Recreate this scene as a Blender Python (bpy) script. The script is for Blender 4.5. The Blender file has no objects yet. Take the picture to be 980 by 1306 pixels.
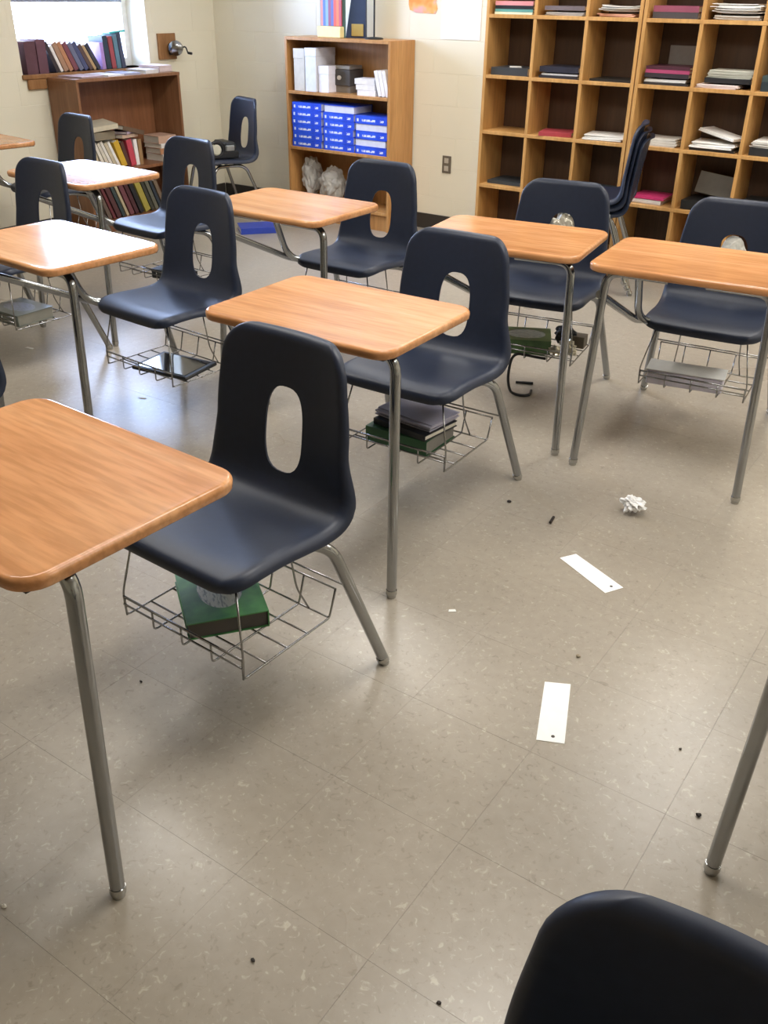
import bpy, bmesh, math, random
from mathutils import Vector, Matrix, Euler, noise
R = math.radians
PI = math.pi
random.seed(7)
S = bpy.context.scene
COL = S.collection

# ------------------------------------------------------------------ camera
FPX, CAMH = 1176.0, 1.497
cam_d = bpy.data.cameras.new('camera')
cam_d.sensor_fit = 'VERTICAL'; cam_d.sensor_height = 36.0; cam_d.lens = 36.0 * FPX / 1306.0
cam_d.clip_start = 0.02
cam = bpy.data.objects.new('camera', cam_d); COL.objects.link(cam)
rt, dn, fw = Vector((.8222, .5690, .0119)), Vector((.2886, -.3993, -.8702)), Vector((-.4907, .7190, -.4920))
fw.normalize(); rt = (rt - fw * rt.dot(fw)).normalized(); dn = fw.cross(rt)
cam.matrix_world = Matrix(((rt.x, -dn.x, -fw.x, 0), (rt.y, -dn.y, -fw.y, 0), (rt.z, -dn.z, -fw.z, CAMH), (0, 0, 0, 1)))
S.camera = cam
def pix(P):
    d = Vector(P) - Vector((0, 0, CAMH)); z = d.dot(fw)
    return (490 + FPX * d.dot(rt) / z, 653 + FPX * d.dot(dn) / z, z)

# ------------------------------------------------------------------ world, light, exposure
XL, YB, XR, YF, ZC = -5.60, 5.816, 3.2, -3.4, 2.74     # left wall, back wall, right wall, front wall, ceiling
W = bpy.data.worlds.new('sky'); S.world = W; W.use_nodes = True
bgn = W.node_tree.nodes['Background']
bgn.inputs['Color'].default_value = (.50, .65, 1.0, 1); bgn.inputs['Strength'].default_value = 38.0
S.view_settings.view_transform = 'Standard'; S.view_settings.look = 'None'
S.view_settings.gamma = 1.0; S.view_settings.use_curve_mapping = False
S.view_settings.exposure = 0.0
LAMP_W, LAMP_COL = 33.0, (1.0, .975, .925)
LAMPS = [(x, y) for x in (-3.0, -.9, 1.2) for y in (2.0, 4.5)]           # the two lit rows towards the back of the room
DARK = [(x, -.9) for x in (-3.0, -.9, 1.2)]                                # front row switched off
for i, (x, y) in enumerate(LAMPS):
    l = bpy.data.lights.new('troffer_light', 'AREA'); l.shape = 'RECTANGLE'; l.size = .56; l.size_y = 1.16
    l.energy = LAMP_W; l.color = LAMP_COL
    o = bpy.data.objects.new('troffer_light', l); o.location = (x, y, ZC - .035); COL.objects.link(o)
WIN = (4.04, 5.125, 1.0, 2.25)                           # window opening in the left wall: y0, y1, z0, z1
l = bpy.data.lights.new('window_portal', 'AREA'); l.shape = 'RECTANGLE'; l.size = WIN[3] - WIN[2]; l.size_y = WIN[1] - WIN[0]
l.cycles.is_portal = True
o = bpy.data.objects.new('window_portal', l); COL.objects.link(o)
o.location = (XL - .26, (WIN[0] + WIN[1]) / 2, (WIN[2] + WIN[3]) / 2); o.rotation_euler = (0, -PI / 2, 0)

# ------------------------------------------------------------------ materials
def lin(h):
    if isinstance(h, str):
        h = h.lstrip('#'); c = [int(h[i:i + 2], 16) / 255 for i in (0, 2, 4)]
    else: c = list(h)
    return tuple(x / 12.92 if x <= .04045 else ((x + .055) / 1.055) ** 2.4 for x in c) + (1,)
MATS = {}
def nodes(name):
    m = bpy.data.materials.new(name); m.use_nodes = True; nt = m.node_tree
    return m, nt, nt.nodes['Principled BSDF']
def N(nt, t, **kw):
    n = nt.nodes.new(t)
    for k, v in kw.items():
        if k in n.inputs: n.inputs[k].default_value = v
        else: setattr(n, k, v)
    return n
def ramp(nt, fac, stops):
    r = nt.nodes.new('ShaderNodeValToRGB'); e = r.color_ramp.elements
    while len(e) < len(stops): e.new(.5)
    for el, (p, c) in zip(e, stops): el.position = p; el.color = c
    nt.links.new(fac, r.inputs['Fac']); return r.outputs['Color']
def mixc(nt, fac, a, b, mode='MIX'):
    n = nt.nodes.new('ShaderNodeMix'); n.data_type = 'RGBA'; n.blend_type = mode
    for s, v in ((n.inputs['Factor'], fac), (n.inputs['A'], a), (n.inputs['B'], b)):
        if hasattr(v, 'is_output'): nt.links.new(v, s)
        else: s.default_value = v
    return n.outputs['Result']
def bump(nt, b, h, strength, dist=.002):
    n = nt.nodes.new('ShaderNodeBump'); n.inputs['Strength'].default_value = strength; n.inputs['Distance'].default_value = dist
    nt.links.new(h, n.inputs['Height']); nt.links.new(n.outputs['Normal'], b.inputs['Normal'])
def plain(col, rough=.5, metal=0, spec=.5, var=.06, scale=30, bmp=0.0):
    key = ('plain', col, rough, metal, spec, var, bmp)
    if key in MATS: return MATS[key]
    m, nt, b = nodes('surface_' + str(len(MATS)))
    tc = N(nt, 'ShaderNodeTexCoord'); ns = N(nt, 'ShaderNodeTexNoise', Scale=scale, Detail=3.0)
    nt.links.new(tc.outputs['Object'], ns.inputs['Vector'])
    c = lin(col); lo = tuple(x * (1 - var) for x in c[:3]) + (1,); hi = tuple(min(1, x * (1 + var)) for x in c[:3]) + (1,)
    nt.links.new(ramp(nt, ns.outputs['Fac'], [(.3, lo), (.7, hi)]), b.inputs['Base Color'])
    b.inputs['Roughness'].default_value = rough; b.inputs['Metallic'].default_value = metal
    b.inputs['Specular IOR Level'].default_value = spec
    if bmp: bump(nt, b, ns.outputs['Fac'], bmp)
    MATS[key] = m; return m
def wood(name, c0, c1, c2, rough, axis=0, scale=1.0, spec=.5, coat=0.0, contrast=1.0):
    m, nt, b = nodes(name)
    tc = N(nt, 'ShaderNodeTexCoord'); mp = N(nt, 'ShaderNodeMapping')
    s = [9.0, 9.0, 9.0]; s[axis] = .9
    mp.inputs['Scale'].default_value = [x * scale for x in s]
    oi = N(nt, 'ShaderNodeObjectInfo')
    add = N(nt, 'ShaderNodeVectorMath', operation='ADD')
    mul = N(nt, 'ShaderNodeVectorMath', operation='MULTIPLY'); mul.inputs[1].default_value = (13, 7, 5)
    nt.links.new(oi.outputs['Random'], mul.inputs[0]); nt.links.new(tc.outputs['Object'], add.inputs[0]); nt.links.new(mul.outputs[0], add.inputs[1])
    nt.links.new(add.outputs[0], mp.inputs['Vector'])
    n1 = N(nt, 'ShaderNodeTexNoise', Scale=1.0, Detail=3.0, Distortion=.8); nt.links.new(mp.outputs[0], n1.inputs['Vector'])
    n2 = N(nt, 'ShaderNodeTexNoise', Scale=9.0, Detail=4.0); nt.links.new(mp.outputs[0], n2.inputs['Vector'])
    a = ramp(nt, n1.outputs['Fac'], [(.3, lin(c0)), (.5, lin(c1)), (.72, lin(c2))])
    f = ramp(nt, n2.outputs['Fac'], [(.38, (.72, .70, .66, 1)), (.6, (1, 1, 1, 1))])
    nt.links.new(mixc(nt, .55 * contrast, a, f, 'MULTIPLY'), b.inputs['Base Color'])
    b.inputs['Roughness'].default_value = rough; b.inputs['Specular IOR Level'].default_value = spec
    b.inputs['Coat Weight'].default_value = coat; b.inputs['Coat Roughness'].default_value = .12
    bump(nt, b, n2.outputs['Fac'], .04, .001)
    return m
M_top = wood('oak_laminate', '#b98052', '#cc9262', '#d6a273', .15, 0, 1.0, .36, 0, 1.2)
M_case = wood('bookcase_laminate', '#b07c46', '#bd8a52', '#c8975e', .38, 2, .8)
M_cubby = wood('cubby_laminate', '#b98a4e', '#c7975a', '#d3a568', .4, 2, .8)
M_umber = wood('umber_laminate', '#7f5739', '#8b6142', '#976c4c', .4, 2, .8)
M_brown = wood('brown_laminate', '#7d5236', '#8a5c3e', '#966648', .4, 2, .8)
M_plaque = wood('plaque_wood', '#8a5f38', '#9a6d42', '#a87a4e', .5, 2, 2.0)
M_shell = plain('#1c2436', .46, 0, .45, .08, 60, .04)
M_chrome = plain('#a0a2a4', .16, 1.0, .5, .04, 20)
M_wire = plain('#9a9a9a', .25, 1.0, .5, .05, 20)
M_glide = plain('#b5b5b2', .15, 1.0, .5, .02, 20)
M_black = plain('#17181a', .45)
M_under = plain('#3a3029', .7)
M_base = plain('#35302b', .6)
M_paper = plain('#efeeea', .8, 0, .2, .03)
M_page = plain('#d9d4c6', .85, 0, .2, .05, 80)
M_ceil = plain('#e6e4dc', .9)
def wallmat(name, col):
    m, nt, b = nodes(name)
    g = N(nt, 'ShaderNodeNewGeometry')
    n1 = N(nt, 'ShaderNodeTexNoise', Scale=1.6, Detail=4.0); nt.links.new(g.outputs['Position'], n1.inputs['Vector'])
    n2 = N(nt, 'ShaderNodeTexNoise', Scale=160.0, Detail=4.0); nt.links.new(g.outputs['Position'], n2.inputs['Vector'])
    c = lin(col)
    nt.links.new(ramp(nt, n1.outputs['Fac'], [(.3, tuple(x * .95 for x in c[:3]) + (1,)), (.7, c)]), b.inputs['Base Color'])
    b.inputs['Roughness'].default_value = .42; bump(nt, b, n2.outputs['Fac'], .25, .002)
    return m
M_wall = wallmat('cream_painted_block', '#ece5cf')
def tilemat():
    m, nt, b = nodes('vinyl_tile')
    g = N(nt, 'ShaderNodeNewGeometry'); oi = N(nt, 'ShaderNodeObjectInfo')
    mp = N(nt, 'ShaderNodeMapping'); mp.inputs['Scale'].default_value = (1, 1, 1); nt.links.new(g.outputs['Position'], mp.inputs['Vector'])
    big = N(nt, 'ShaderNodeTexNoise', Scale=1.7, Detail=2.0, Roughness=.5); nt.links.new(mp.outputs[0], big.inputs['Vector'])
    mid = N(nt, 'ShaderNodeTexNoise', Scale=34.0, Detail=4.0, Distortion=.4); nt.links.new(mp.outputs[0], mid.inputs['Vector'])
    fl = N(nt, 'ShaderNodeTexNoise', Scale=60.0, Detail=3.0, Distortion=1.2); nt.links.new(mp.outputs[0], fl.inputs['Vector'])
    base = ramp(nt, big.outputs['Fac'], [(.25, lin('#978e81')), (.75, lin('#a2998b'))])
    m1 = ramp(nt, mid.outputs['Fac'], [(.3, (.90, .895, .885, 1)), (.65, (1, 1, 1, 1))])
    c = mixc(nt, .8, base, m1, 'MULTIPLY')
    dk = ramp(nt, fl.outputs['Fac'], [(.27, (.7, .7, .7, 1)), (.40, (0, 0, 0, 1))])
    lt = ramp(nt, fl.outputs['Fac'], [(.61, (0, 0, 0, 1)), (.73, (.7, .7, .7, 1))])
    c = mixc(nt, dk, c, lin('#837a6d')); c = mixc(nt, lt, c, lin('#b9b1a2'))
    tint = ramp(nt, oi.outputs['Random'], [(0, (.98, .98, .975, 1)), (1, (1, 1, 1, 1))])
    c = mixc(nt, 1.0, c, tint, 'MULTIPLY')
    nt.links.new(c, b.inputs['Base Color'])
    rr = N(nt, 'ShaderNodeMapRange'); rr.inputs['From Min'].default_value = .3; rr.inputs['From Max'].default_value = .7
    rr.inputs['To Min'].default_value = .27; rr.inputs['To Max'].default_value = .33
    nt.links.new(big.outputs['Fac'], rr.inputs['Value']); nt.links.new(rr.outputs[0], b.inputs['Roughness'])
    b.inputs['Specular IOR Level'].default_value = .45
    bump(nt, b, mid.outputs['Fac'], .05, .001)
    return m
M_tile = tilemat()
M_joint = plain('#958b7d', .5)

# ------------------------------------------------------------------ mesh helpers
class MB:
    def __init__(s): s.v = []; s.f = []
    def add(s, vs, fs):
        o = len(s.v); s.v += [tuple(x) for x in vs]; s.f += [tuple(i + o for i in f) for f in fs]; return s
    def box(s, x0, x1, y0, y1, z0, z1, ch=0.0, mat=None):
        if ch <= 0:
            vs = [(x, y, z) for z in (z0, z1) for y in (y0, y1) for x in (x0, x1)]
            fs = [(0, 2, 3, 1), (4, 5, 7, 6), (0, 1, 5, 4), (2, 6, 7, 3), (0, 4, 6, 2), (1, 3, 7, 5)]
        else:
            c = min(ch, (x1 - x0) * .45, (y1 - y0) * .45, (z1 - z0) * .45)
            bm = bmesh.new(); bmesh.ops.create_cube(bm, size=1)
            for v in bm.verts:
                v.co = ((x0 + x1) / 2 + v.co.x * (x1 - x0), (y0 + y1) / 2 + v.co.y * (y1 - y0), (z0 + z1) / 2 + v.co.z * (z1 - z0))
            bmesh.ops.bevel(bm, geom=list(bm.edges), offset=c, segments=1, affect='EDGES')
            bm.verts.index_update(); vs = [v.co[:] for v in bm.verts]; fs = [[v.index for v in f.verts] for f in bm.faces]; bm.free()
        if mat is not None: vs = [mat @ Vector(v) for v in vs]
        return s.add(vs, fs)
    def tube(s, pts, r, n=10, rads=None, cap=True):
        P = [Vector(p) for p in pts]; vs = []; fs = []
        t0 = (P[1] - P[0]).normalized(); up = Vector((0, 0, 1)) if abs(t0.z) < .9 else Vector((1, 0, 0))
        nrm = t0.cross(up).normalized()
        for i, p in enumerate(P):
            t = ((P[i] - P[i - 1]).normalized() if i else t0) + ((P[i + 1] - P[i]).normalized() if i < len(P) - 1 else (P[i] - P[i - 1]).normalized())
            t.normalize(); nrm = (nrm - t * nrm.dot(t)).normalized(); bn = t.cross(nrm)
            rr = rads[i] if rads else r
            for k in range(n):
                a = 2 * PI * k / n; vs.append(p + (nrm * math.cos(a) + bn * math.sin(a)) * rr)
        for i in range(len(P) - 1):
            for k in range(n):
                fs.append((i * n + k, i * n + (k + 1) % n, (i + 1) * n + (k + 1) % n, (i + 1) * n + k))
        if cap: fs.append(tuple(range(n - 1, -1, -1))); fs.append(tuple((len(P) - 1) * n + k for k in range(n)))
        return s.add(vs, fs)
    def lathe(s, prof, c=(0, 0, 0), n=20):
        vs = []; fs = []
        for r, z in prof:
            for k in range(n):
                a = 2 * PI * k / n; vs.append((c[0] + r * math.cos(a), c[1] + r * math.sin(a), c[2] + z))
        for i in range(len(prof) - 1):
            for k in range(n): fs.append((i * n + k, i * n + (k + 1) % n, (i + 1) * n + (k + 1) % n, (i + 1) * n + k))
        fs.append(tuple(range(n - 1, -1, -1))); fs.append(tuple((len(prof) - 1) * n + k for k in range(n)))
        return s.add(vs, fs)
    def mesh(s, name, m, smooth=False, auto=None):
        me = bpy.data.meshes.new(name); me.from_pydata(s.v, [], s.f); me.materials.append(m)
        bm = bmesh.new(); bm.from_mesh(me); bmesh.ops.recalc_face_normals(bm, faces=bm.faces)
        if auto:
            for e in bm.edges:
                if len(e.link_faces) == 2 and e.calc_face_angle(0) > R(auto): e.smooth = False
        bm.to_mesh(me); bm.free()
        if smooth or auto:
            for p in me.polygons: p.use_smooth = True
        return me
def fillet(pts, r, k=5):
    P = [Vector(p) for p in pts]; out = [P[0]]
    for i in range(1, len(P) - 1):
        a, b, c = P[i - 1], P[i], P[i + 1]
        u = (a - b); v = (c - b); d = min(r, u.length * .48, v.length * .48)
        p0 = b + u.normalized() * d; p1 = b + v.normalized() * d
        for j in range(k + 1):
            t = j / k; out.append(p0 * (1 - t) ** 2 + b * 2 * t * (1 - t) + p1 * t * t)
    out.append(P[-1]); return out
def ob(name, me, parent=None, loc=(0, 0, 0), rot=(0, 0, 0)):
    o = bpy.data.objects.new(name, me); COL.objects.link(o); o.location = loc; o.rotation_euler = rot
    if parent: o.parent = parent
    return o
def tag(o, label, cat, group=None):
    o['label'] = label; o['category'] = cat
    if group: o['group'] = group
    return o
def struct(o, label=None):
    o['kind'] = 'structure'
    if label: o['label'] = label
    return o
def empty(name, loc, rz=0):
    o = bpy.data.objects.new(name, None); COL.objects.link(o); o.location = loc; o.rotation_euler = (0, 0, rz); o.empty_display_size = .1; return o
def copy_tree(o, parent=None):
    c = o.copy(); COL.objects.link(c); c.parent = parent
    for ch in list(o.children): copy_tree(ch, c)
    return c

# ------------------------------------------------------------------ room shell
fl = struct(ob('floor', MB().box(XL - .3, XR + .2, YF - .2, YB + .3, -.12, -.004).mesh('floor', M_joint)), 'speckled beige vinyl tile floor')
TS = .316; TX0, TY0 = -.597, .843
tme = MB().box(-TS / 2 + .00012, TS / 2 - .00012, -TS / 2 + .00012, TS / 2 - .00012, -.004, 0, .00025).mesh('tile', M_tile)
tiles = []; nx0 = math.floor((XL - TX0) / TS); nx1 = math.ceil((XR - TX0) / TS); ny0 = math.floor((YF - TY0) / TS); ny1 = math.ceil((YB - TY0) / TS)
rest = MB()
for i in range(nx0, nx1):
    for j in range(ny0, ny1):
        x0, x1, y0, y1 = TX0 + i * TS, TX0 + (i + 1) * TS, TY0 + j * TS, TY0 + (j + 1) * TS
        cx, cy = (x0 + x1) / 2, (y0 + y1) / 2
        full = x0 > XL - .02 and x1 < XR + .02 and y0 > YF - .02 and y1 < YB + .02
        u, v, z = pix((cx, cy, 0))
        if full and z > .2 and -60 < u < 1040 and 0 < v < 1370: tiles.append((1 / z ** 3, cx, cy))
        else: rest.box(max(x0, XL) + .0003, min(x1, XR) - .0003, max(y0, YF) + .0003, min(y1, YB) - .0003, -.004, 0)
tiles.sort(reverse=True)
for a, cx, cy in tiles[:300]: ob('tile', tme, fl, (cx, cy, random.uniform(-.00012, 0)))
for a, cx, cy in tiles[300:]: rest.box(cx - TS / 2 + .0003, cx + TS / 2 - .0003, cy - TS / 2 + .0003, cy + TS / 2 - .0003, -.004, 0)
o = ob('tile_field', rest.mesh('tile_field', M_tile), fl); o['kind'] = 'stuff'
struct(ob('ceiling', MB().box(XL - .3, XR + .2, YF - .2, YB + .3, ZC, ZC + .1).mesh('ceiling', M_ceil)), 'off-white ceiling')
y0, y1, z0, z1 = WIN; TH = .27
wl = MB()
wl.box(XL - TH, XL - .0012, YF - .2, y0, -.1, ZC); wl.box(XL - TH, XL - .0012, y1, YB + .3, -.1, ZC)
wl.box(XL - TH, XL - .0012, y0, y1, -.1, z0); wl.box(XL - TH, XL - .0012, y0, y1, z1, ZC)
wall_left = struct(ob('wall_left', wl.mesh('wall_left', M_wall)), 'cream painted block wall with the window')
wall_back = struct(ob('wall_back', MB().box(XL - .02, XR + .2, YB + .0012, YB + .2, -.1, ZC).mesh('wall_back', M_wall)), 'cream painted block wall behind the bookcases')
struct(ob('wall_right', MB().box(XR, XR + .15, YF - .2, YB + .2, -.1, ZC).mesh('wall_right', M_wall)), 'cream painted wall')
struct(ob('wall_front', MB().box(XL, XR, YF - .15, YF, -.1, ZC).mesh('wall_front', M_wall)), 'cream painted wall')
BH, BL, BZ = .1985, .397, .0265
cache = {}
def block_mesh(w, h, ax):
    k = (round(w, 3), round(h, 3), ax)
    if k not in cache:
        b = MB()
        if ax == 'x': b.box(-.004, .0, 0, w, 0, h, .0012)     # face towards +X
        else: b.box(0, w, 0, .004, 0, h, .0012)               # face towards -Y
        cache[k] = b.mesh('block', M_wall)
    return cache[k]
def blocks(ax, a0, a1, zmax, parent, hole=None):
    row = 0; z = BZ - BH
    while z < zmax:
        za, zb = max(z, 0), z + BH; off = (row % 2) * BL / 2; a = a0 - off
        while a < a1:
            spans = [(max(a, a0), min(a + BL, a1))]
            zz = [(za, zb)]
            if hole:
                h0, h1, hz0, hz1 = hole
                if zb > hz0 + .002 and za < hz1 - .002:
                    new = []
                    for s0, s1 in spans:
                        if s1 <= h0 or s0 >= h1: new.append((s0, s1))
                        else:
                            if s0 < h0: new.append((s0, h0))
                            if s1 > h1: new.append((h1, s1))
                    spans = new
            for s0, s1 in spans:
                if s1 - s0 > .03 and zb - za > .01:
                    me = block_mesh(s1 - s0 - .0024, zb - za - .0024, ax)
                    ob('block', me, parent, (XL, s0 + .0012, za + .0012) if ax == 'x' else (s0 + .0012, YB, za + .0012))
            a += BL
        z += BH; row += 1
blocks('x', 3.0, YB, 1.99, wall_left, (y0, y1, BZ + 5 * BH - .03, z1))
blocks('y', XL, -2.9, 1.99, wall_back)
def base(name, *b): return struct(ob(name, MB().box(*b, .003).mesh(name, M_base)), 'dark vinyl baseboard')
base('baseboard_back', XL + .007, XR, YB - .008, YB - .001, 0, .105)
base('baseboard_left', XL + .001, XL + .008, YF, YB - .01, 0, .105)
# ceiling troffers (the room's lamps)
tr_f = MB()
for a in ((-.305, .305, -.61, -.585), (-.305, .305, .585, .61), (-.305, -.28, -.585, .585), (.28, .305, -.585, .585)): tr_f.box(*a, -.028, -.001)
tr_f = tr_f.mesh('troffer_frame', plain('#e9e9e6', .5))
m_dif, nt, b = nodes('lamp_diffuser'); b.inputs['Emission Color'].default_value = LAMP_COL + (1,); b.inputs['Emission Strength'].default_value = 4.0
tr_d = MB().box(-.28, .28, -.585, .585, -.012, -.006).mesh('troffer_diffuser', m_dif)
m_off = plain('#dcdcd8', .5); tr_o = MB().box(-.28, .28, -.585, .585, -.012, -.006).mesh('troffer_diffuser', m_off)
for x, y in LAMPS + DARK:
    t = tag(empty('ceiling_light', (x, y, ZC)), 'lit white recessed fluorescent ceiling light' if (x, y) in LAMPS else 'unlit white recessed fluorescent ceiling light', 'ceiling light', 'lit ceiling lights' if (x, y) in LAMPS else 'unlit ceiling lights')
    ob('frame', tr_f, t); ob('diffuser', tr_d if (x, y) in LAMPS else tr_o, t)
# window
M_alu = plain('#8f93a5', .4, .3)
M_white = plain('#e9e6df', .5)
wf = MB(); gx0, gx1 = XL - .235, XL - .19
wf.box(gx0, gx1, y0, y0 + .045, z0, z1); wf.box(gx0, gx1, y1 - .045, y1, z0, z1); wf.box(gx0, gx1, y0 + .045, y1 - .045, z0, z0 + .05); wf.box(gx0, gx1, y0 + .045, y1 - .045, z1 - .05, z1)
win = struct(ob('window_1', wf.mesh('window_1', M_white)), 'bright window with white frame over the low bookcase')
ob('window_rail', MB().box(gx0 - .005, gx1 + .012, y0 + .045, y1 - .045, 1.405, 1.455, .004).mesh('window_rail', M_alu), win)
m_gl, nt, b = nodes('window_glass'); nt.nodes.remove(b)
tp = N(nt, 'ShaderNodeBsdfTransparent'); gs = N(nt, 'ShaderNodeBsdfGlossy', Roughness=.02); fr = N(nt, 'ShaderNodeFresnel', IOR=1.3); mx = N(nt, 'ShaderNodeMixShader')
nt.links.new(fr.outputs[0], mx.inputs[0]); nt.links.new(tp.outputs[0], mx.inputs[1]); nt.links.new(gs.outputs[0], mx.inputs[2])
nt.links.new(mx.outputs[0], nt.nodes['Material Output'].inputs['Surface'])
for za, zb in ((z0 + .05, 1.405), (1.455, z1 - .05)):
    ob('pane', MB().box(XL - .215, XL - .211, y0 + .045, y1 - .045, za, zb).mesh('pane', m_gl), win)
sill = struct(ob('trim_1', MB().box(XL - .19, XL + .022, y0 - .01, y1 + .01, z0 - .028, z0, .004).mesh('trim_1', M_plaque)), 'brown wooden window sill board')
ob('sill_apron', MB().box(XL, XL + .02, y0 + .02, y0 + .16, z0 - .088, z0 - .029, .004).mesh('sill_apron', M_plaque), sill)

# ------------------------------------------------------------------ chair shell
def catmull(P, n):
    out = []
    for i in range(len(P) - 1):
        p0 = Vector(P[max(i - 1, 0)]); p1 = Vector(P[i]); p2 = Vector(P[i + 1]); p3 = Vector(P[min(i + 2, len(P) - 1)])
        for k in range(n):
            t = k / n
            out.append(.5 * ((2 * p1) + (p2 - p0) * t + (2 * p0 - 5 * p1 + 4 * p2 - p3) * t * t + (3 * p1 - p0 - 3 * p2 + p3) * t ** 3))
    out.append(Vector(P[-1])); return out
PROF = [(.188, .430), (.168, .438), (.123, .446), (.05, .441), (-.05, .434), (-.1125, .433), (-.1575, .443), (-.1855, .470), (-.2015, .518), (-.2150, .608), (-.2301, .708), (-.248, .827)]
CP = catmull(PROF, 12); CS = [0.0]
for a, b_ in zip(CP, CP[1:]): CS.append(CS[-1] + (b_ - a).length)
SL = CS[-1]
def prof(s):
    s = min(max(s, 0), SL)
    for i in range(len(CS) - 1):
        if CS[i + 1] >= s - 1e-9:
            t = (s - CS[i]) / max(CS[i + 1] - CS[i], 1e-9); p = CP[i].lerp(CP[i + 1], t)
            d = (CP[min(i + 2, len(CP) - 1)] - CP[max(i - 1, 0)]).normalized()
            return p, Vector((d.y, -d.x)) * (1 if True else 1)
def interp(x, tab):
    if x <= tab[0][0]: return tab[0][1]
    for (a, va), (b_, vb) in zip(tab, tab[1:]):
        if x <= b_: t = (x - a) / (b_ - a); t = t * t * (3 - 2 * t); return va + (vb - va) * t
    return tab[-1][1]
def s_of_z(z): # on the backrest
    for i in range(len(CS)):
        if CP[i].x < -.17 and CP[i].y >= z: return CS[i]
SB = s_of_z(.49)
WTAB = [(0, .218), (.15, .219), (SB - .03, .2305), (SB + .12, .204), (SL, .1825)]
CTAB = [(0, .005), (.18, .016), (SB - .05, .0165), (SB + .1, .033), (SL, .054)]
RTAB = [(0, .0265), (SB - .03, .032), (SB + .12, .0216), (SL, .0216)]
def halfw(s):
    w = interp(s, WTAB)
    for d, rc in ((s, .075), (SL - s, .075)):
        if d < rc: w = w - rc + math.sqrt(max(rc * rc - (rc - d) ** 2, 0))
    return w
def shell_pt(s, t):
    p, n = prof(s)
    if n.y < 0 and s < .3: n = -n
    w = halfw(s); x = t * w
    d = min((1 - abs(t)) * w, s, SL - s); rr = interp(s, RTAB)
    roll = -(rr - math.sqrt(max(rr * rr - (rr - d) ** 2, 0))) if d < rr else 0
    off = interp(s, CTAB) * (abs(x) / .21) ** 2.2 + roll
    q = p + n * off
    return Vector((x, q.x, q.y))
def make_shell():
    ts = [1, .992, .978, .958, .932, .905, .87, .82, .74, .64, .53, .42, .31, .2, .1]; TT = [-t for t in ts] + [0] + ts[::-1]
    s_a, s_b = s_of_z(.475), s_of_z(.725)
    s1 = [0, .0015, .004, .0075, .012, .017, .023, .030, .04, .055, .075]; k = .095
    while k < s_a - .012: s1.append(k); k += .014
    s1.append(s_a)
    s2 = [s_b]; k = s_b + .015
    while k < SL - .085: s2.append(k); k += .014
    s2 += [SL - d for d in (.075, .058, .044, .033, .025, .019, .0135, .009, .005, .002, 0)]
    bm = bmesh.new(); V = {}
    def vert(s, t):
        kk = (round(s, 6), round(t, 6))
        if kk not in V: V[kk] = bm.verts.new(shell_pt(s, t))
        return V[kk]
    for SS in (s1, s2):
        for a, b_ in zip(SS, SS[1:]):
            for u, v in zip(TT, TT[1:]): bm.faces.new((vert(a, u), vert(a, v), vert(b_, v), vert(b_, u)))
    # O-grid round the slot
    NS = 26; sm = [s_a + (s_b - s_a) * i / NS for i in range(NS + 1)]
    per = [(s_a, t) for t in TT] + [(s, 1) for s in sm[1:-1]] + [(s_b, t) for t in reversed(TT)] + [(s, -1) for s in reversed(sm[1:-1])]
    hs0, hs1 = s_of_z(.492), s_of_z(.692); hc = (hs0 + hs1) / 2; hh = (hs1 - hs0) / 2; hw = .058
    angs = []
    for s, t in per:
        w = halfw(s); a = math.atan2((s - hc) / hh * .8, t * w / hw * .62); ca, sa = math.cos(a), math.sin(a)
        e = 2.9; r = (abs(ca) ** e + abs(sa) ** e) ** (-1 / e)
        ws = hw * (1.0 - .04 * r * sa)
        sh = hc + hh * r * sa; angs.append((sh, ws * r * ca / halfw(sh)))
    fr = [0, .012, .03, .055, .085, .12, .17, .24, .33, .45, .58, .70, .80, .88, .94, .98, 1]
    # exact grid columns near the outer flange
    prev = [vert(*q) for q in per]
    for f in fr[1:]:
        cur = []
        for (s, t), (sh, th) in zip(per, angs):
            g = f
            cur.append(bm.verts.new(shell_pt(s + (sh - s) * g, t + (th - t) * g)))
        n = len(cur)
        for i in range(n): bm.faces.new((prev[i], prev[(i + 1) % n], cur[(i + 1) % n], cur[i]))
        prev = cur
    bmesh.ops.remove_doubles(bm, verts=bm.verts, dist=1e-5)
    bmesh.ops.recalc_face_normals(bm, faces=bm.faces)
    # seat top must look up
    f0 = min(bm.faces, key=lambda f: (f.calc_center_median() - Vector((0, .05, .443))).length)
    if f0.normal.z < 0: bmesh.ops.reverse_faces(bm, faces=bm.faces)
    me = bpy.data.meshes.new('shell'); bm.to_mesh(me); bm.free(); me.materials.append(M_shell)
    o = bpy.data.objects.new('tmp', me); COL.objects.link(o)
    m = o.modifiers.new('s', 'SOLIDIFY'); m.thickness = .006; m.offset = -1
    m2 = o.modifiers.new('b', 'BEVEL'); m2.width = .0018; m2.segments = 2; m2.limit_method = 'ANGLE'; m2.angle_limit = R(50)
    dg = bpy.context.evaluated_depsgraph_get(); me2 = bpy.data.meshes.new_from_object(o.evaluated_get(dg)); me2.name = 'shell'
    bpy.data.objects.remove(o)
    for p in me2.polygons: p.use_smooth = True
    return me2
ME_shell = make_shell()

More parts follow.
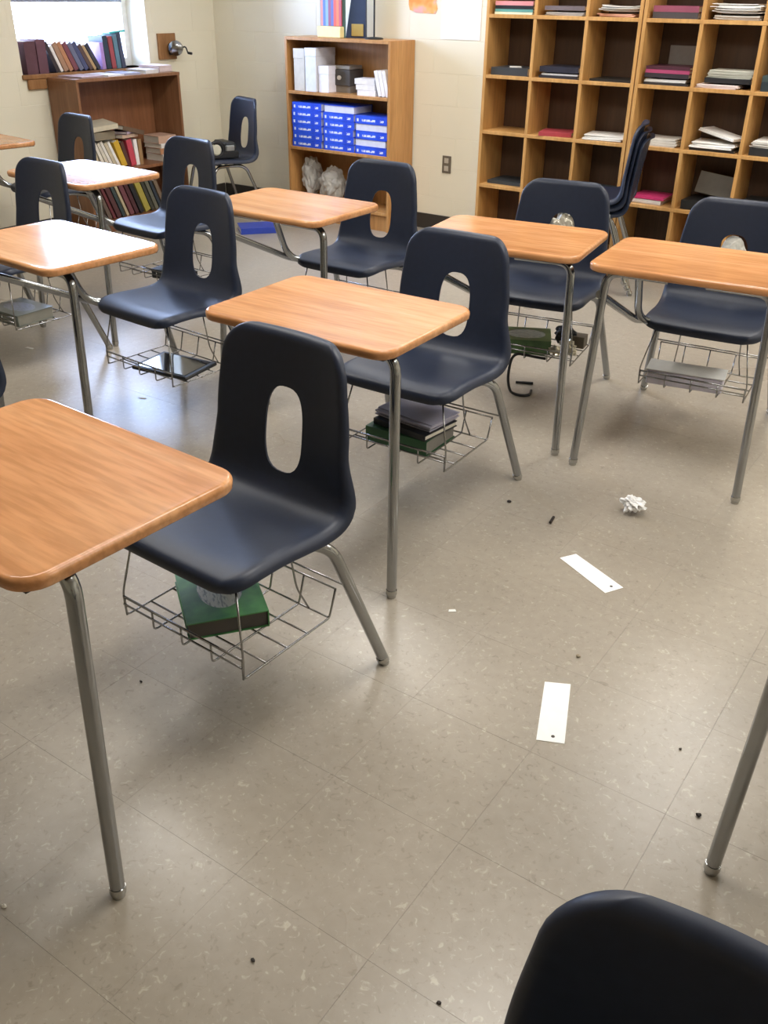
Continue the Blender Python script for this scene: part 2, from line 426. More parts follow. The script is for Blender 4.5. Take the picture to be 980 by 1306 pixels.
# ------------------------------------------------------------------ combo desk (chair with attached desktop)
RT = .0142
def glide_mesh(p, ax):
    p = Vector(p); ax = Vector(ax).normalized()
    return MB().tube([p + ax * .018, p + ax * .004], .0158, 12).tube([(p.x, p.y, .008), (p.x, p.y, .0)], .013, 12).mesh('glide', M_glide, auto=40)
def desktop_mesh():
    w, d, r, t = .305, .2285, .055, .026; zt = .745
    def ring(ins, z):
        out = []; rr = r - ins
        for cx, cy, a0 in ((w - r, d - r, 0), (-w + r, d - r, 90), (-w + r, -d + r, 180), (w - r, -d + r, 270)):
            for k in range(9):
                a = R(a0 + 90 * k / 8); out.append((cx + rr * math.cos(a), cy + rr * math.sin(a), z))
        return out
    b = MB(); P = []; rads = .011
    P += [ring(.02, zt - .0012), ring(.013, zt - .0004), ring(.009, zt)]
    for k in range(1, 6):
        a = R(90 - k * 18); P.append(ring(.009 - .009 * math.cos(a), zt - .009 + .009 * math.sin(a)))
    for k in range(1, 5):
        a = R(-k * 22.5); P.append(ring(.010 - .010 * math.cos(a), zt - t + .010 + .010 * math.sin(a)))
    vs = []; fs = []; n = len(P[0])
    for p in P: vs += p
    fs.append(tuple(range(n)))
    for i in range(len(P) - 1):
        for k in range(n): fs.append((i * n + k, i * n + (k + 1) % n, (i + 1) * n + (k + 1) % n, (i + 1) * n + k))
    return MB().add(vs, fs).mesh('desktop', M_top, auto=60)
def under_mesh():
    return MB().box(-.285, .285, -.21, .21, .7165, .7195, .001).mesh('underside', M_under)
SY = -.438   # shell offset from the desktop centre
def tube_me(name, pts, r=RT, n=12, fr=.06): return MB().tube(fillet(pts, fr, 6), r, n).mesh(name, M_chrome, auto=50)
LEGF = {}
me_top, me_under = desktop_mesh(), under_mesh()
leg_parts = []
for s in (-1, 1):
    pf = (s * .287, .157, .008)
    leg_parts.append((tube_me('leg', [(s * .06, .118, .700), (s * .262, .118, .700), pf], fr=.05), glide_mesh((pf[0], pf[1], .006), (s * -.04, -.055, 1))))
rear_parts = []
for s in (-1, 1):
    pf = (s * .264, -.705, .008)
    rear_parts.append((tube_me('leg', [(s * .11, -.30, .413), (s * .135, -.49, .413), (s * .212, -.565, .398), pf], fr=.045), glide_mesh((pf[0], pf[1], .006), (s * -.22, .36, 1))))
me_arm = tube_me('desk_arm', [(.215, .06, .702), (.222, -.13, .702), (.225, -.245, .44), (.13, -.36, .412)], fr=.07)
me_brace = tube_me('side_brace', [(.274, .131, .625), (.240, -.31, .418), (.15, -.47, .412)], fr=.07)
me_cross = MB().tube([(-.115, -.33, .413), (.115, -.33, .413)], .011, 10).tube([(-.13, -.46, .413), (.13, -.46, .413)], .011, 10).mesh('seat_frame', M_chrome, auto=50)
me_brk = MB().box(-.20, -.14, .09, .146, .7145, .7185).box(.14, .20, .09, .146, .7145, .7185).box(.19, .25, -.03, .03, .7145, .7185).mesh('bracket', M_black)
def basket_mesh():
    b = MB(); r = .0027; x = .195; yf, yb, zb = -.285, -.575, .185
    def w(*p, f=.012, rr=r): b.tube(fillet(p, f, 3), rr, 6)
    for k in range(5):
        xx = -x + 2 * x * k / 4
        w((xx, yf, zb + .052), (xx, yf, zb), (xx, yb, zb), (xx * 1.02, yb - .02, zb + .075), f=.010)
    for yy in (-.36, -.43, -.50): b.tube([(-x, yy, zb - .003), (x, yy, zb - .003)], r, 6)
    b.tube([(-x - .003, yf, zb + .052), (x + .003, yf, zb + .052)], .0034, 6); b.tube([(-x, yf + .004, zb + .034), (x, yf + .004, zb + .034)], r, 6)
    b.tube([(-.235, yb - .045, zb + .075), (.235, yb - .045, zb + .075)], r, 6)
    b.tube([(-.2, yb - .02, zb + .075), (.2, yb - .02, zb + .075)], r, 6)
    b.tube([(-x, yb, zb), (x, yb, zb)], r, 6)
    for s in (-1, 1):
        w((s * x, yf, zb), (s * (x + .004), yf, zb + .06), (s * .165, -.31, .405), f=.02)
        w((s * .13, yb, zb + .0), (s * .12, -.545, zb + .07), (s * .11, -.53, .40), f=.02)
    return b.mesh('wire_basket', M_wire, smooth=True)
me_basket = basket_mesh()
def make_combo():
    t = empty('combo_desk', (0, 0, 0))
    dt = ob('desktop', me_top, t); ob('underside', me_under, dt); ob('bracket', me_brk, dt)
    for lm, gm in leg_parts + rear_parts:
        g = ob('leg', lm, t); ob('glide', gm, g)
    ob('desk_arm', me_arm, t); ob('side_brace', me_brace, t); ob('seat_frame', me_cross, t)
    ob('seat_shell', ME_shell, t, (0, SY, 0)); ob('wire_basket', me_basket, t)
    return t
DESKS = {
 'A': (-1.341, 0.850, 177.5, 'student chair desk with a green textbook in its wire basket, oval slot showing bare floor'),
 'B': (-1.489, 1.948, 181.5, 'student chair desk with an open notebook on a thick book in its basket'),
 'C': (-1.532, 3.031, 188.5, 'student chair desk with a black strap dangling from its basket'),
 'D': (-0.866, 3.066, 185.5, 'student chair desk with a white paper pad in its basket'),
 'E': (-2.713, 1.966, 176.2, 'student chair desk with a black tablet in its basket, desktop catching window glare'),
 'F': (-3.735, 2.935, 177.0, 'student chair desk with small dark boxes in its basket, glare on desktop'),
 'G': (-2.504, 2.962, 180.3, 'student chair desk in front of the bookcase of blue books, basket empty'),
 'H': (-3.740, 2.026, 177.2, 'student chair desk with a grey-green hardcover book in its basket'),
 'I': (-5.041, 3.240, 173.0, 'student chair desk beside the left wall, in front of the low brown bookcase'),
 'J': (.130, 1.541, 180.0, 'student chair desk across the aisle from the white paper cards'),
 'M': (-2.600, .845, 180.0, 'student chair desk in front of the one with the black tablet, basket empty'),
 'K': (-0.009, -0.130, 179.0, 'student chair desk with a dark navy seat back, directly ahead of another desk'),
}
DM = {}
proto = make_combo(); first = True
for k, (x, y, a, lab) in DESKS.items():
    o = proto if first else copy_tree(proto); first = False
    o.location = (x, y, 0); o.rotation_euler = (0, 0, R(a)); tag(o, lab, 'desk', 'chair desks in rows')
    DM[k] = Matrix.Translation((x, y, 0)) @ Matrix.Rotation(R(a), 4, 'Z')
def in_desk(k, loc, rot=(0, 0, 0)):
    m = DM[k] @ Matrix.Translation(loc) @ Euler(rot).to_matrix().to_4x4()
    return m.to_translation(), m.to_euler()

# ------------------------------------------------------------------ loose stacking chairs
def make_chair():
    t = empty('stacking_chair', (0, 0, 0))
    ob('seat_shell', ME_shell, t)
    for s in (-1, 1):
        for pts in (((s * .15, .0, .402), (s * .165, .12, .402), (s * .225, .20, .008)), ((s * .15, .0, .402), (s * .165, -.12, .398), (s * .225, -.27, .008))):
            g = ob('leg', tube_me('leg', pts, .011, 10), t)
            p = pts[-1]; ob('glide', glide_mesh((p[0], p[1], .006), (-(p[0] - pts[1][0]), -(p[1] - pts[1][1]), .39)), g)
    ob('seat_frame', MB().tube([(-.15, .05, .402), (.15, .05, .402)], .010, 8).tube([(-.15, -.09, .402), (.15, -.09, .402)], .010, 8).mesh('seat_frame', M_chrome, auto=50), t)
    return t
ch = make_chair()
ch.location = (-4.96, 5.107, 0); ch.rotation_euler = (0, 0, R(160)); tag(ch, 'navy plastic chair in the room corner with a tape player on its seat', 'chair')
for k, (lab) in enumerate(('lowest navy chair of the nested stack by the cubby shelves', 'middle navy chair of the nested stack by the cubby shelves', 'topmost navy chair of the nested stack by the cubby shelves')):
    c = copy_tree(ch); c.location = (-2.105 + (.276 * .023 - .961 * .018) * k, 5.205 - (.961 * .023 + .276 * .018) * k, .036 * k); c.rotation_euler = (0, 0, R(106)); tag(c, lab, 'chair', 'nested chairs by the cubbies')

# ------------------------------------------------------------------ bookcases
T = .02
def case(name, x0, x1, y0, y1, shelves, ztop, mat, label, cols=None, backmat=None, plinth=.06):
    """opening towards -Y; x0..x1 wide"""
    t = tag(empty(name, ((x0 + x1) / 2, (y0 + y1) / 2, 0)), label, 'bookcase'); w = (x1 - x0) / 2; d = (y1 - y0) / 2
    side = MB().box(-T / 2, T / 2, -d, d, 0, ztop, .0015).mesh('side_panel', mat)
    ob('side_panel', side, t, (-w + T / 2, 0, 0)); ob('side_panel', side, t, (w - T / 2, 0, 0))
    sh = MB().box(-w + T, w - T, -d + .001, d - .012, -T, 0, .0015).mesh('shelf', mat)
    for z in shelves: ob('shelf', sh, t, (0, 0, z))
    ob('top_panel', MB().box(-w + T, w - T, -d, d, ztop - T, ztop, .0015).mesh('top_panel', mat), t)
    ob('back_panel', MB().box(-w + T, w - T, d - .011, d - .004, .02, ztop - T).mesh('back_panel', backmat or mat), t)
    if plinth: ob('plinth', MB().box(-w + T, w - T, -d + .02, -d + .035, 0, shelves[0] - T).mesh('plinth', mat), t)
    zz = list(shelves) + [ztop]
    for c in cols or ():
        for a, b_ in zip(zz, zz[1:]):
            ob('divider', MB().box(-T / 2, T / 2, -d + .002, d - .012, 0, b_ - T - a, .0012).mesh('divider', mat), t, (c - (x0 + x1) / 2, 0, a))
    return t
FY = 5.512
case('bookcase', -4.655, -3.760, FY, YB - .012, [.13, .506, .875], 1.215, M_case, 'light brown bookcase holding stacks of blue books and white boxes')
ZR = [.090, .4145, .737, 1.056, 1.384, 1.708]
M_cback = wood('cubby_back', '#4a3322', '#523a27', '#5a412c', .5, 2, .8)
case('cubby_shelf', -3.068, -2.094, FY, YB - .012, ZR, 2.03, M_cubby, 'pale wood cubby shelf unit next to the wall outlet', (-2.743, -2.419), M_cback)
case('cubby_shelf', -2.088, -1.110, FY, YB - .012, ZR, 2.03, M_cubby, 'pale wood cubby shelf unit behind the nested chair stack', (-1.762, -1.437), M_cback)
# low bookcase by the window, opening towards +X
wb = tag(empty('low_bookcase', (XL + .155, 4.66, 0)), 'low brown bookcase under the window crammed with books', 'bookcase')
bw, bd, bz = .455, .145, .98
sd = MB().box(-bd, bd, -T / 2, T / 2, 0, bz - T, .0015).mesh('side_panel', M_umber)
ob('side_panel', sd, wb, (0, -bw + T / 2, 0)); ob('side_panel', sd, wb, (0, bw - T / 2, 0))
ob('top_panel', MB().box(-bd, bd + .004, -bw, bw, bz - T, bz, .002).mesh('top_panel', M_umber), wb)
ob('back_panel', MB().box(-bd + .003, -bd + .010, -bw + T, bw - T, .02, bz - T).mesh('back_panel', M_brown), wb)
for z in (.075, .40): ob('shelf', MB().box(-bd + .011, bd - .002, -bw + T, bw - T, z - T, z, .0015).mesh('shelf', M_brown), wb)
ob('plinth', MB().box(bd - .03, bd - .015, -bw + T, bw - T, 0, .055).mesh('plinth', M_brown), wb)

# ------------------------------------------------------------------ books and papers
bcache = {}
def book(name, label, cat, group, w, h, t, col, loc, rot=(0, 0, 0), page=None, mat=None, rough=.45):
    """flat: spine on +x, height along y, centred on x/y, bottom at z=0"""
    k = (w, h, t, col, mat)
    if k not in bcache:
        c = min(.0028, t * .18); m = mat or plain(col, rough, 0, .4, .08, 25)
        cv = MB().box(-w / 2, w / 2, -h / 2, h / 2, 0, c).box(-w / 2, w / 2, -h / 2, h / 2, t - c, t).box(w / 2 - c, w / 2, -h / 2, h / 2, c, t - c).mesh('cover', m)
        pg = MB().box(-w / 2 + .004, w / 2 - c - .0004, -h / 2 + .004, h / 2 - .004, c + .0002, t - c - .0002).mesh('pages', page or M_page)
        bcache[k] = (cv, pg)
    cv, pg = bcache[k]
    o = ob(name, cv, None, loc, rot); ob('pages', pg, o); tag(o, label, cat, group); return o
def stand(y, x, z, w, h, t, col, lean, label, group, name='book'):
    """upright, spine to +X, top leaning to -Y by lean degrees; y = right-hand foot position"""
    e = Euler((R(90 + lean), 0, 0)); m = e.to_matrix()
    pts = [m @ Vector((a, b_, c)) for a in (-w / 2, w / 2) for b_ in (-h / 2, h / 2) for c in (0, t)]
    zo = -min(p.z for p in pts); low = max(p.y for p in pts if p.z < -zo + .002 + t * math.sin(R(lean)) + .001)
    return book(name, label, 'book', group, w, h, t, col, (x, y - low, z + zo + .0005), tuple(e))
def sheets(name, label, cat, group, w, d, n, th, loc, rz=0, col='#e8e6e1', mess=.012, seed=1, tilt=0, pitch=0):
    rnd = random.Random(seed); b = MB(); z = 0
    for k in range(n):
        m = Matrix.Translation((rnd.uniform(-mess, mess), rnd.uniform(-mess, mess), z)) @ Matrix.Rotation(rnd.uniform(-mess, mess) * 4.5, 4, 'Z')
        hh = th / n * rnd.uniform(.7, 1.2)
        # slightly curled sheet, 6 segments
        vs = []; fs = []; ns = 6; cu = rnd.uniform(0, mess * .6)
        for i in range(ns + 1):
            u = -1 + 2 * i / ns; zz = cu * max(0, abs(u) - .3) ** 2
            for yy in (-d / 2, d / 2):
                for q in (0, hh * .85): vs.append(m @ Vector((u * w / 2, yy, zz + q)))
        for i in range(ns):
            a = i * 4; fs += [(a, a + 4, a + 6, a + 2), (a + 1, a + 3, a + 7, a + 5), (a, a + 1, a + 5, a + 4), (a + 2, a + 6, a + 7, a + 3)]
        fs += [(0, 2, 3, 1), (ns * 4, ns * 4 + 1, ns * 4 + 3, ns * 4 + 2)]
        b.add(vs, fs); z += hh
    o = ob(name, b.mesh(name, plain(col, .8, 0, .2, .04, 30)), None, loc, (pitch, tilt, rz)); return tag(o, label, cat, group)

# window-sill row
G = 'books lined up on the window sill'; xs = XL - .085; zs = z0
stand(4.165, xs, zs, .17, .19, .085, '#5f3f48', 0, 'thick dark maroon book at the end of the window-sill row', G)
stand(4.240, xs + .005, zs, .17, .20, .07, '#694752', 0, 'thick plum-brown book beside the maroon one on the window sill', G)
yy = 4.305
for t, h, col, lean, lab in ((.026, .19, '#3d3438', 24, 'thin charcoal book leaning on the plum-brown book on the sill'), (.020, .17, '#e8e2dc', 24, 'thin white-backed book leaning in the sill row'),
        (.034, .185, '#a88368', 24, 'tan-brown book leaning in the sill row'), (.030, .19, '#b4805c', 25, 'orange-brown book leaning in the sill row'), (.034, .185, '#7c4750', 26, 'faded red book leaning in the sill row'),
        (.034, .185, '#6c7087', 27, 'grey-blue book leaning in the sill row'), (.030, .19, '#4a5072', 28, 'slate-blue book leaning in the sill row'), (.028, .175, '#5f4a44', 29, 'dark brown book leaning in the sill row'),
        (.020, .175, '#b79a72', 30, 'thin straw-coloured book leaning in the sill row'), (.028, .18, '#3b3c44', 30, 'near-black book leaning at the end of the tilted sill books')):
    yy += t / math.cos(R(lean)) + .006; stand(yy, xs, zs, .15, h, t, col, lean, lab, G)
for t, h, col, lean, lab in ((.03, .165, '#b18fc8', 3, 'lilac book upright on the window sill'), (.040, .205, '#33414e', 5, 'dark blue-grey book upright beside the lilac one'),
        (.036, .20, '#a14c50', 5, 'brick-red book upright on the window sill'), (.036, .21, '#5f8291', 5, 'steel-blue book upright on the window sill'), (.034, .225, '#41485e', 6, 'tall navy book at the end of the sill row')):
    yy += t + .008; stand(yy + .010, xs, zs, .15, h, t, col, lean, lab, G)
book('binder', 'teal folder lying across the tops of the upright sill books', 'folder', None, .13, .14, .012, '#3fb3b0', (xs, 4.87, zs + .222), (R(4), 0, 0))
# papers on the low bookcase top
xb = XL + .155; zt = bz
sheets('paper_stack', 'mauve paper pad at the end of the low bookcase top', 'paper', None, .19, .22, 4, .012, (xb + .02, 4.355, zt), 1.6, '#b9a3a6', .003, 3)
book('magazine', 'white magazine on the low bookcase top', 'magazine', None, .22, .15, .010, '#e9e9f2', (xb + .01, 4.555, zt), (0, 0, .1))
book('magazine', 'blue-grey magazine on the low bookcase top', 'magazine', None, .21, .14, .012, '#a9abc6', (xb, 4.725, zt), (0, 0, -.1))
book('book', 'dark-edged white book lying on the low bookcase top', 'book', None, .18, .13, .024, '#d9d7d8', (xb + .02, 4.885, zt), (0, 0, .1))
sheets('paper_stack', 'pale pink paper stack on the window bookcase beside the sharpener plaque', 'paper', None, .12, .20, 9, .045, (xb - .01, 5.035, zt + .0002), 0.02 + PI / 2, '#e6d6d6', .004, 5)
# heap of books in the low bookcase
G = 'books heaped in the low bookcase'
xs2 = XL + .175
y = 4.235; pl_ = 8
for t, h, w, col, lean, lab in ((.035, .19, .15, '#8c7a5e', 8, 'khaki book at the end of the upper heap in the low bookcase'), (.03, .2, .15, '#c9bd9e', 14, 'cream-backed paperback in the low bookcase heap'), (.022, .19, .14, '#ddd6c8', 22, 'thin ivory paperback leaning in the low bookcase heap'),
        (.022, .19, .14, '#d3ccbc', 24, 'thin bone-coloured paperback leaning in the low bookcase heap'), (.020, .2, .14, '#e2ddd3', 25, 'thin off-white paperback leaning in the low bookcase heap'), (.024, .185, .14, '#c4b79c', 25, 'beige paperback leaning in the low bookcase heap'),
        (.020, .19, .14, '#ece8e0', 25, 'white paperback leaning beside the yellow book'), (.045, .18, .15, '#d0a93c', 20, 'mustard yellow book in the low bookcase heap'), (.028, .17, .14, '#5b3c34', 16, 'dark brown paperback after the yellow book'),
        (.045, .175, .15, '#c24a58', 10, 'raspberry red book in the low bookcase heap'), (.03, .17, .14, '#efe9e6', 4, 'white book after the red one in the low bookcase heap'), (.03, .168, .14, '#9e7d58', 2, 'tan book in the corner of the low bookcase heap')):
    y += t / math.cos(R(lean)) + .005 + h * max(0, math.sin(R(lean)) - math.sin(R(pl_))); pl_ = lean; stand(y + .03, xs2, .40, w, h, t, col, lean, lab, G)
ye = y + .03
book('book', 'grey-brown thick book lying on top of the low bookcase heap', 'book', G, .16, .20, .05, '#8f8470', (xs2, 4.41, .599), (R(-2), R(3), .2))
book('book', 'large cream book lying tilted on top of the low bookcase heap', 'book', G, .18, .22, .03, '#cfc5ad', (xs2 + .01, 4.42, .664), (R(4), R(5), -.15))
book('book', 'brown hardback sliding down the low bookcase heap', 'book', G, .16, .21, .028, '#6e5a48', (xs2 + .01, 4.66, .622), (R(-14), R(2), .1))
book('book', 'pale peach book lying flat on the low bookcase heap', 'book', G, .15, .17, .022, '#d6b9a2', (xs2, ye - .115, .588), (R(-1), 0, .2))
book('book', 'thin violet-grey book topping the low bookcase heap', 'book', G, .15, .18, .014, '#b6a3b5', (xs2, ye - .10, .614), (R(-1), 0, .4))
for k, (t_, col_, lab_) in enumerate(((.045, '#d9cfc6', 'thick off-white book at the bottom of the flat pile in the low bookcase'), (.04, '#b5825e', 'terracotta book second in the flat pile in the low bookcase'), (.03, '#e3dcd6', 'chalk-white book third in the flat pile in the low bookcase'), (.05, '#c9a58e', 'dusty pink thick book topping the flat pile in the low bookcase'))):
    book('book', lab_, 'book', G, .17, .165, t_, col_, (xs2 - .004 * k, 4.995, .4005 + (0, .0455, .086, .1165)[k]), (0, 0, .05 * (-1) ** k))
G = 'books on the bottom shelf of the low bookcase'; y = 4.28
for i, (t, h, col, lab) in enumerate(((.03, .22, '#4a4038', 'black-brown book'), (.028, .23, '#6a5a50', 'taupe book'), (.02, .23, '#6e3a3e', 'thin crimson book'), (.035, .225, '#5a3a3c', 'oxblood book'), (.024, .24, '#3e4a4c', 'dark slate book'), (.02, .23, '#b8a888', 'thin sand book'),
        (.034, .23, '#74484e', 'dull rose book'), (.03, .235, '#503236', 'dark wine book'), (.034, .24, '#2e2e30', 'black book'), (.046, .23, '#a99b4c', 'olive yellow book'), (.024, .24, '#46463e', 'dark olive book'), (.028, .235, '#6b6a5c', 'stone grey book'), (.022, .24, '#394049', 'ink grey book'), (.03, .22, '#7d6a58', 'coffee brown book'))):
    y += t / math.cos(R(22)) + .012; stand(y + .03, xs2, .075, .16, h, t, col, 22, lab + ' leaning on the bottom shelf of the low bookcase', G)

# blue book stacks in the back bookcase
def spinemat():
    m, nt, b = nodes('blue_book_cover')
    tc = N(nt, 'ShaderNodeTexCoord'); sp = N(nt, 'ShaderNodeSeparateXYZ'); nt.links.new(tc.outputs['Object'], sp.inputs[0])
    def rng(sock, a, b_):
        g = N(nt, 'ShaderNodeMath', operation='GREATER_THAN'); g.inputs[1].default_value = a; nt.links.new(sock, g.inputs[0])
        l_ = N(nt, 'ShaderNodeMath', operation='LESS_THAN'); l_.inputs[1].default_value = b_; nt.links.new(sock, l_.inputs[0])
        mu = N(nt, 'ShaderNodeMath', operation='MULTIPLY'); nt.links.new(g.outputs[0], mu.inputs[0]); nt.links.new(l_.outputs[0], mu.inputs[1]); return mu.outputs[0]
    def mul(a, b_):
        mu = N(nt, 'ShaderNodeMath', operation='MULTIPLY'); nt.links.new(a, mu.inputs[0]); nt.links.new(b_, mu.inputs[1]); return mu.outputs[0]
    def mxx(a, b_):
        mu = N(nt, 'ShaderNodeMath', operation='MAXIMUM'); nt.links.new(a, mu.inputs[0]); nt.links.new(b_, mu.inputs[1]); return mu.outputs[0]
    mp = N(nt, 'ShaderNodeMapping'); mp.inputs['Scale'].default_value = (1, 130, 55); nt.links.new(tc.outputs['Object'], mp.inputs['Vector'])
    ns = N(nt, 'ShaderNodeTexNoise', Scale=1.0, Detail=1.0); nt.links.new(mp.outputs[0], ns.inputs['Vector'])
    ink = N(nt, 'ShaderNodeMath', operation='GREATER_THAN'); ink.inputs[1].default_value = .44; nt.links.new(ns.outputs['Fac'], ink.inputs[0])
    face = rng(sp.outputs['X'], .1095, 1); zb = rng(sp.outputs['Z'], .013, .027)
    title = mul(mul(rng(sp.outputs['Y'], -.075, .035), zb), ink.outputs[0])
    logo = mul(rng(sp.outputs['Y'], -.117, -.103), rng(sp.outputs['Z'], .011, .030)); fleck = mul(mul(rng(sp.outputs['Y'], .075, .105), zb), ink.outputs[0])
    fac = mul(mxx(mxx(title, logo), fleck), face)
    ns2 = N(nt, 'ShaderNodeTexNoise', Scale=14.0); nt.links.new(tc.outputs['Object'], ns2.inputs['Vector'])
    blue = ramp(nt, ns2.outputs['Fac'], [(.3, lin('#2444cc')), (.7, lin('#3560e6'))])
    nt.links.new(mixc(nt, fac, blue, lin('#e4e8f4')), b.inputs['Base Color']); b.inputs['Roughness'].default_value = .35
    return m
M_blue = spinemat()
G = 'blue books stacked flat in the bookcase'; bt = .0485
ORD = ('bottom', 'second from bottom', 'third from bottom', 'fourth from bottom', 'fifth from bottom', 'top')
for x, n, flips, where in ((-4.487, 6, (), 'stack of six all-blue books'), (-4.202, 6, (5,), 'middle blue stack'), (-3.925, 5, (1, 3), 'blue and white banded stack')):
    for k in range(n):
        fl_ = k in flips; pos = ORD[k] if k < n - 1 else 'top'
        book('book', ('blue book with page edges out, ' if fl_ else 'blue hardcover with white spine lettering, ') + pos + ' of the ' + where, 'book', G, .22, .262, bt, 'blue',
             (x + random.uniform(-.004, .004), FY + .125, .5065 + k * (bt + .0008)), (0, 0, -PI / 2 + random.uniform(-.02, .02) + (PI if fl_ else 0)), mat=M_blue, page=plain('#d8d8e4', .8))
# white boxes and books on the shelf above
zs3 = .8755
def boxed(name, label, cat, x, y, w, d, h, col, z=zs3, rz=0, lid=None, group=None):
    o = ob(name, MB().box(-w / 2, w / 2, -d / 2, d / 2, 0, h, .002).mesh(name, plain(col, .6)), None, (x, y, z), (0, 0, rz)); tag(o, label, cat, group)
    if lid: ob('lid', MB().box(-w / 2 - .002, w / 2 + .002, -d / 2 - .002, d / 2 + .002, h - lid, h + .002, .0015).mesh('lid', plain(col, .55)), o)
    return o
boxed('box', 'tall cream cardboard box standing on the bookcase shelf', 'box', -4.545, FY + .13, .095, .22, .265, '#cdc6b8', lid=.06)
boxed('box', 'tall white cardboard box standing beside the cream box', 'box', -4.435, FY + .12, .095, .22, .272, '#dcdce2', lid=.05)
boxed('box', 'short white box with a lid in front of the black device', 'box', -4.335, FY + .09, .09, .13, .165, '#e9e7f0', lid=.05)
dv = boxed('projector', 'grey and black boxy device on the bookcase shelf', 'device', -4.23, FY + .18, .13, .16, .10, '#4a4642', z=zs3 + .045)
ob('foot_block', MB().box(-.06, .06, -.07, .07, -.045, -.0005).mesh('foot_block', plain('#7c7264', .6)), dv)
ob('lens', MB().lathe([(.014, 0), (.014, .012), (.010, .013)], n=14).mesh('lens', plain('#c9c2b4', .3)), dv, (-.02, -.081, .05), (R(90), 0, 0))
ob('top_cover', MB().box(-.062, .062, -.075, .075, .1005, .125, .004).mesh('top_cover', plain('#8b8478', .6)), dv)
G = 'white paperbacks on the bookcase shelf'
for k, (x, lab) in enumerate(((-3.978, 'bottom white paperback lying on the bookcase shelf'), (-3.99, 'middle white paperback lying on the bookcase shelf'), (-4.002, 'top white paperback lying on the bookcase shelf'))):
    book('book', lab, 'book', G, .13, .15, .034, '#e6e2df', (x, FY + .10, zs3 + k * .035), (0, 0, -PI / 2 + .06 * k), page=M_paper)
for k, lab in enumerate(('white paperback leaning against the lying paperbacks', 'white paperback leaning between two others', 'white paperback leaning nearest the bookcase side')):
    e = Matrix.Rotation(-PI / 2, 4, 'Z') @ Matrix.Rotation(R(90 + 14), 4, 'X')
    o = book('book', lab, 'book', G, .12, .16, .026, '#ece8e6', (0, 0, 0), page=M_paper)
    o.matrix_world = Matrix.Translation((-3.868 + k * .031, FY + .09, zs3 + .0845)) @ e
# crumpled plastic bags on the bottom shelf
def crumple(name, label, cat, loc, sx, sy, sz, amp, seed, mat, sub=4, freq=2.2, group=None):
    bm = bmesh.new(); bmesh.ops.create_icosphere(bm, subdivisions=sub, radius=1)
    for v in bm.verts:
        p = v.co.copy(); q = p * freq + Vector((seed * 7.3, seed * 3.1, 0))
        k = 1 + amp * (abs(noise.noise(q)) * 2 - .6) + amp * .6 * (abs(noise.noise(q * 2.3)) * 2 - .5)
        v.co = Vector((p.x * sx * k, p.y * sy * k, p.z * sz * k))
    zmin = min(v.co.z for v in bm.verts)
    for v in bm.verts: v.co.z -= zmin
    me = bpy.data.meshes.new(name); bm.to_mesh(me); bm.free(); me.materials.append(mat)
    return tag(ob(name, me, None, loc), label, cat, group)
m_pl, nt, b = nodes('clear_plastic'); b.inputs['Base Color'].default_value = lin('#d9d6cf'); b.inputs['Roughness'].default_value = .15; b.inputs['Transmission Weight'].default_value = .35; b.inputs['IOR'].default_value = 1.2
ns = N(nt, 'ShaderNodeTexNoise', Scale=18.0, Detail=4.0); tc = N(nt, 'ShaderNodeTexCoord'); nt.links.new(tc.outputs['Object'], ns.inputs['Vector']); bump(nt, b, ns.outputs['Fac'], .8, .02)
crumple('plastic_bag', 'crumpled clear plastic bag against the bookcase side wall', 'bag', (-4.545, FY + .14, .131), .07, .09, .135, .20, 1, m_pl, 5, 1.25)
crumple('plastic_bag', 'larger crumpled silvery plastic bag in the middle of the shelf', 'bag', (-4.35, FY + .13, .131), .10, .09, .12, .20, 2, m_pl, 5, 1.25)
crumple('plastic_bag', 'dull grey plastic bag slumped on the bottom bookcase shelf', 'bag', (-4.11, FY + .15, .131), .10, .09, .095, .20, 3, m_pl, 5, 1.25)
# on top of the bookcase
zt = 1.2155
def stripes():
    m, nt, b = nodes('striped_print'); tc = N(nt, 'ShaderNodeTexCoord'); sp = N(nt, 'ShaderNodeSeparateXYZ'); nt.links.new(tc.outputs['Object'], sp.inputs[0])
    mr = N(nt, 'ShaderNodeMapRange'); mr.inputs['From Min'].default_value = -.09; mr.inputs['From Max'].default_value = .09; nt.links.new(sp.outputs['X'], mr.inputs['Value'])
    r = nt.nodes.new('ShaderNodeValToRGB'); r.color_ramp.interpolation = 'CONSTANT'
    cols = ['#c9857e', '#4f73b8', '#7fa0d6', '#8a4a68', '#5a62a4', '#d9533f', '#e2764a', '#b84a58']; e = r.color_ramp.elements
    while len(e) < len(cols): e.new(.5)
    for i, c in enumerate(cols): e[i].position = i / len(cols); e[i].color = lin(c)
    nt.links.new(mr.outputs[0], r.inputs['Fac']); nt.links.new(r.outputs['Color'], b.inputs['Base Color']); b.inputs['Roughness'].default_value = .5; return m
bx = tag(empty('display_box', (-4.315, FY + .10, zt)), 'display box with blue and red striped front and cream base on the bookcase', 'box')
ob('backing_card', MB().box(-.105, .105, .012, .02, 0, .34).mesh('backing_card', plain('#5f7d78', .6)), bx)
ob('striped_card', MB().box(-.088, .088, -.006, .004, .07, .225, .001).mesh('striped_card', stripes()), bx)
ob('cream_base', MB().box(-.10, .10, -.035, .010, 0, .068, .004).mesh('cream_base', plain('#e6d9a0', .6)), bx)
ob('top_header', MB().box(-.09, .09, -.006, .004, .2255, .33, .001).mesh('top_header', plain('#dfe3e0', .6)), bx)
fb = tag(empty('folded_display', (-4.135, FY + .165, zt), .25), 'dark blue display board with a yellow patch behind the striped box', 'board')
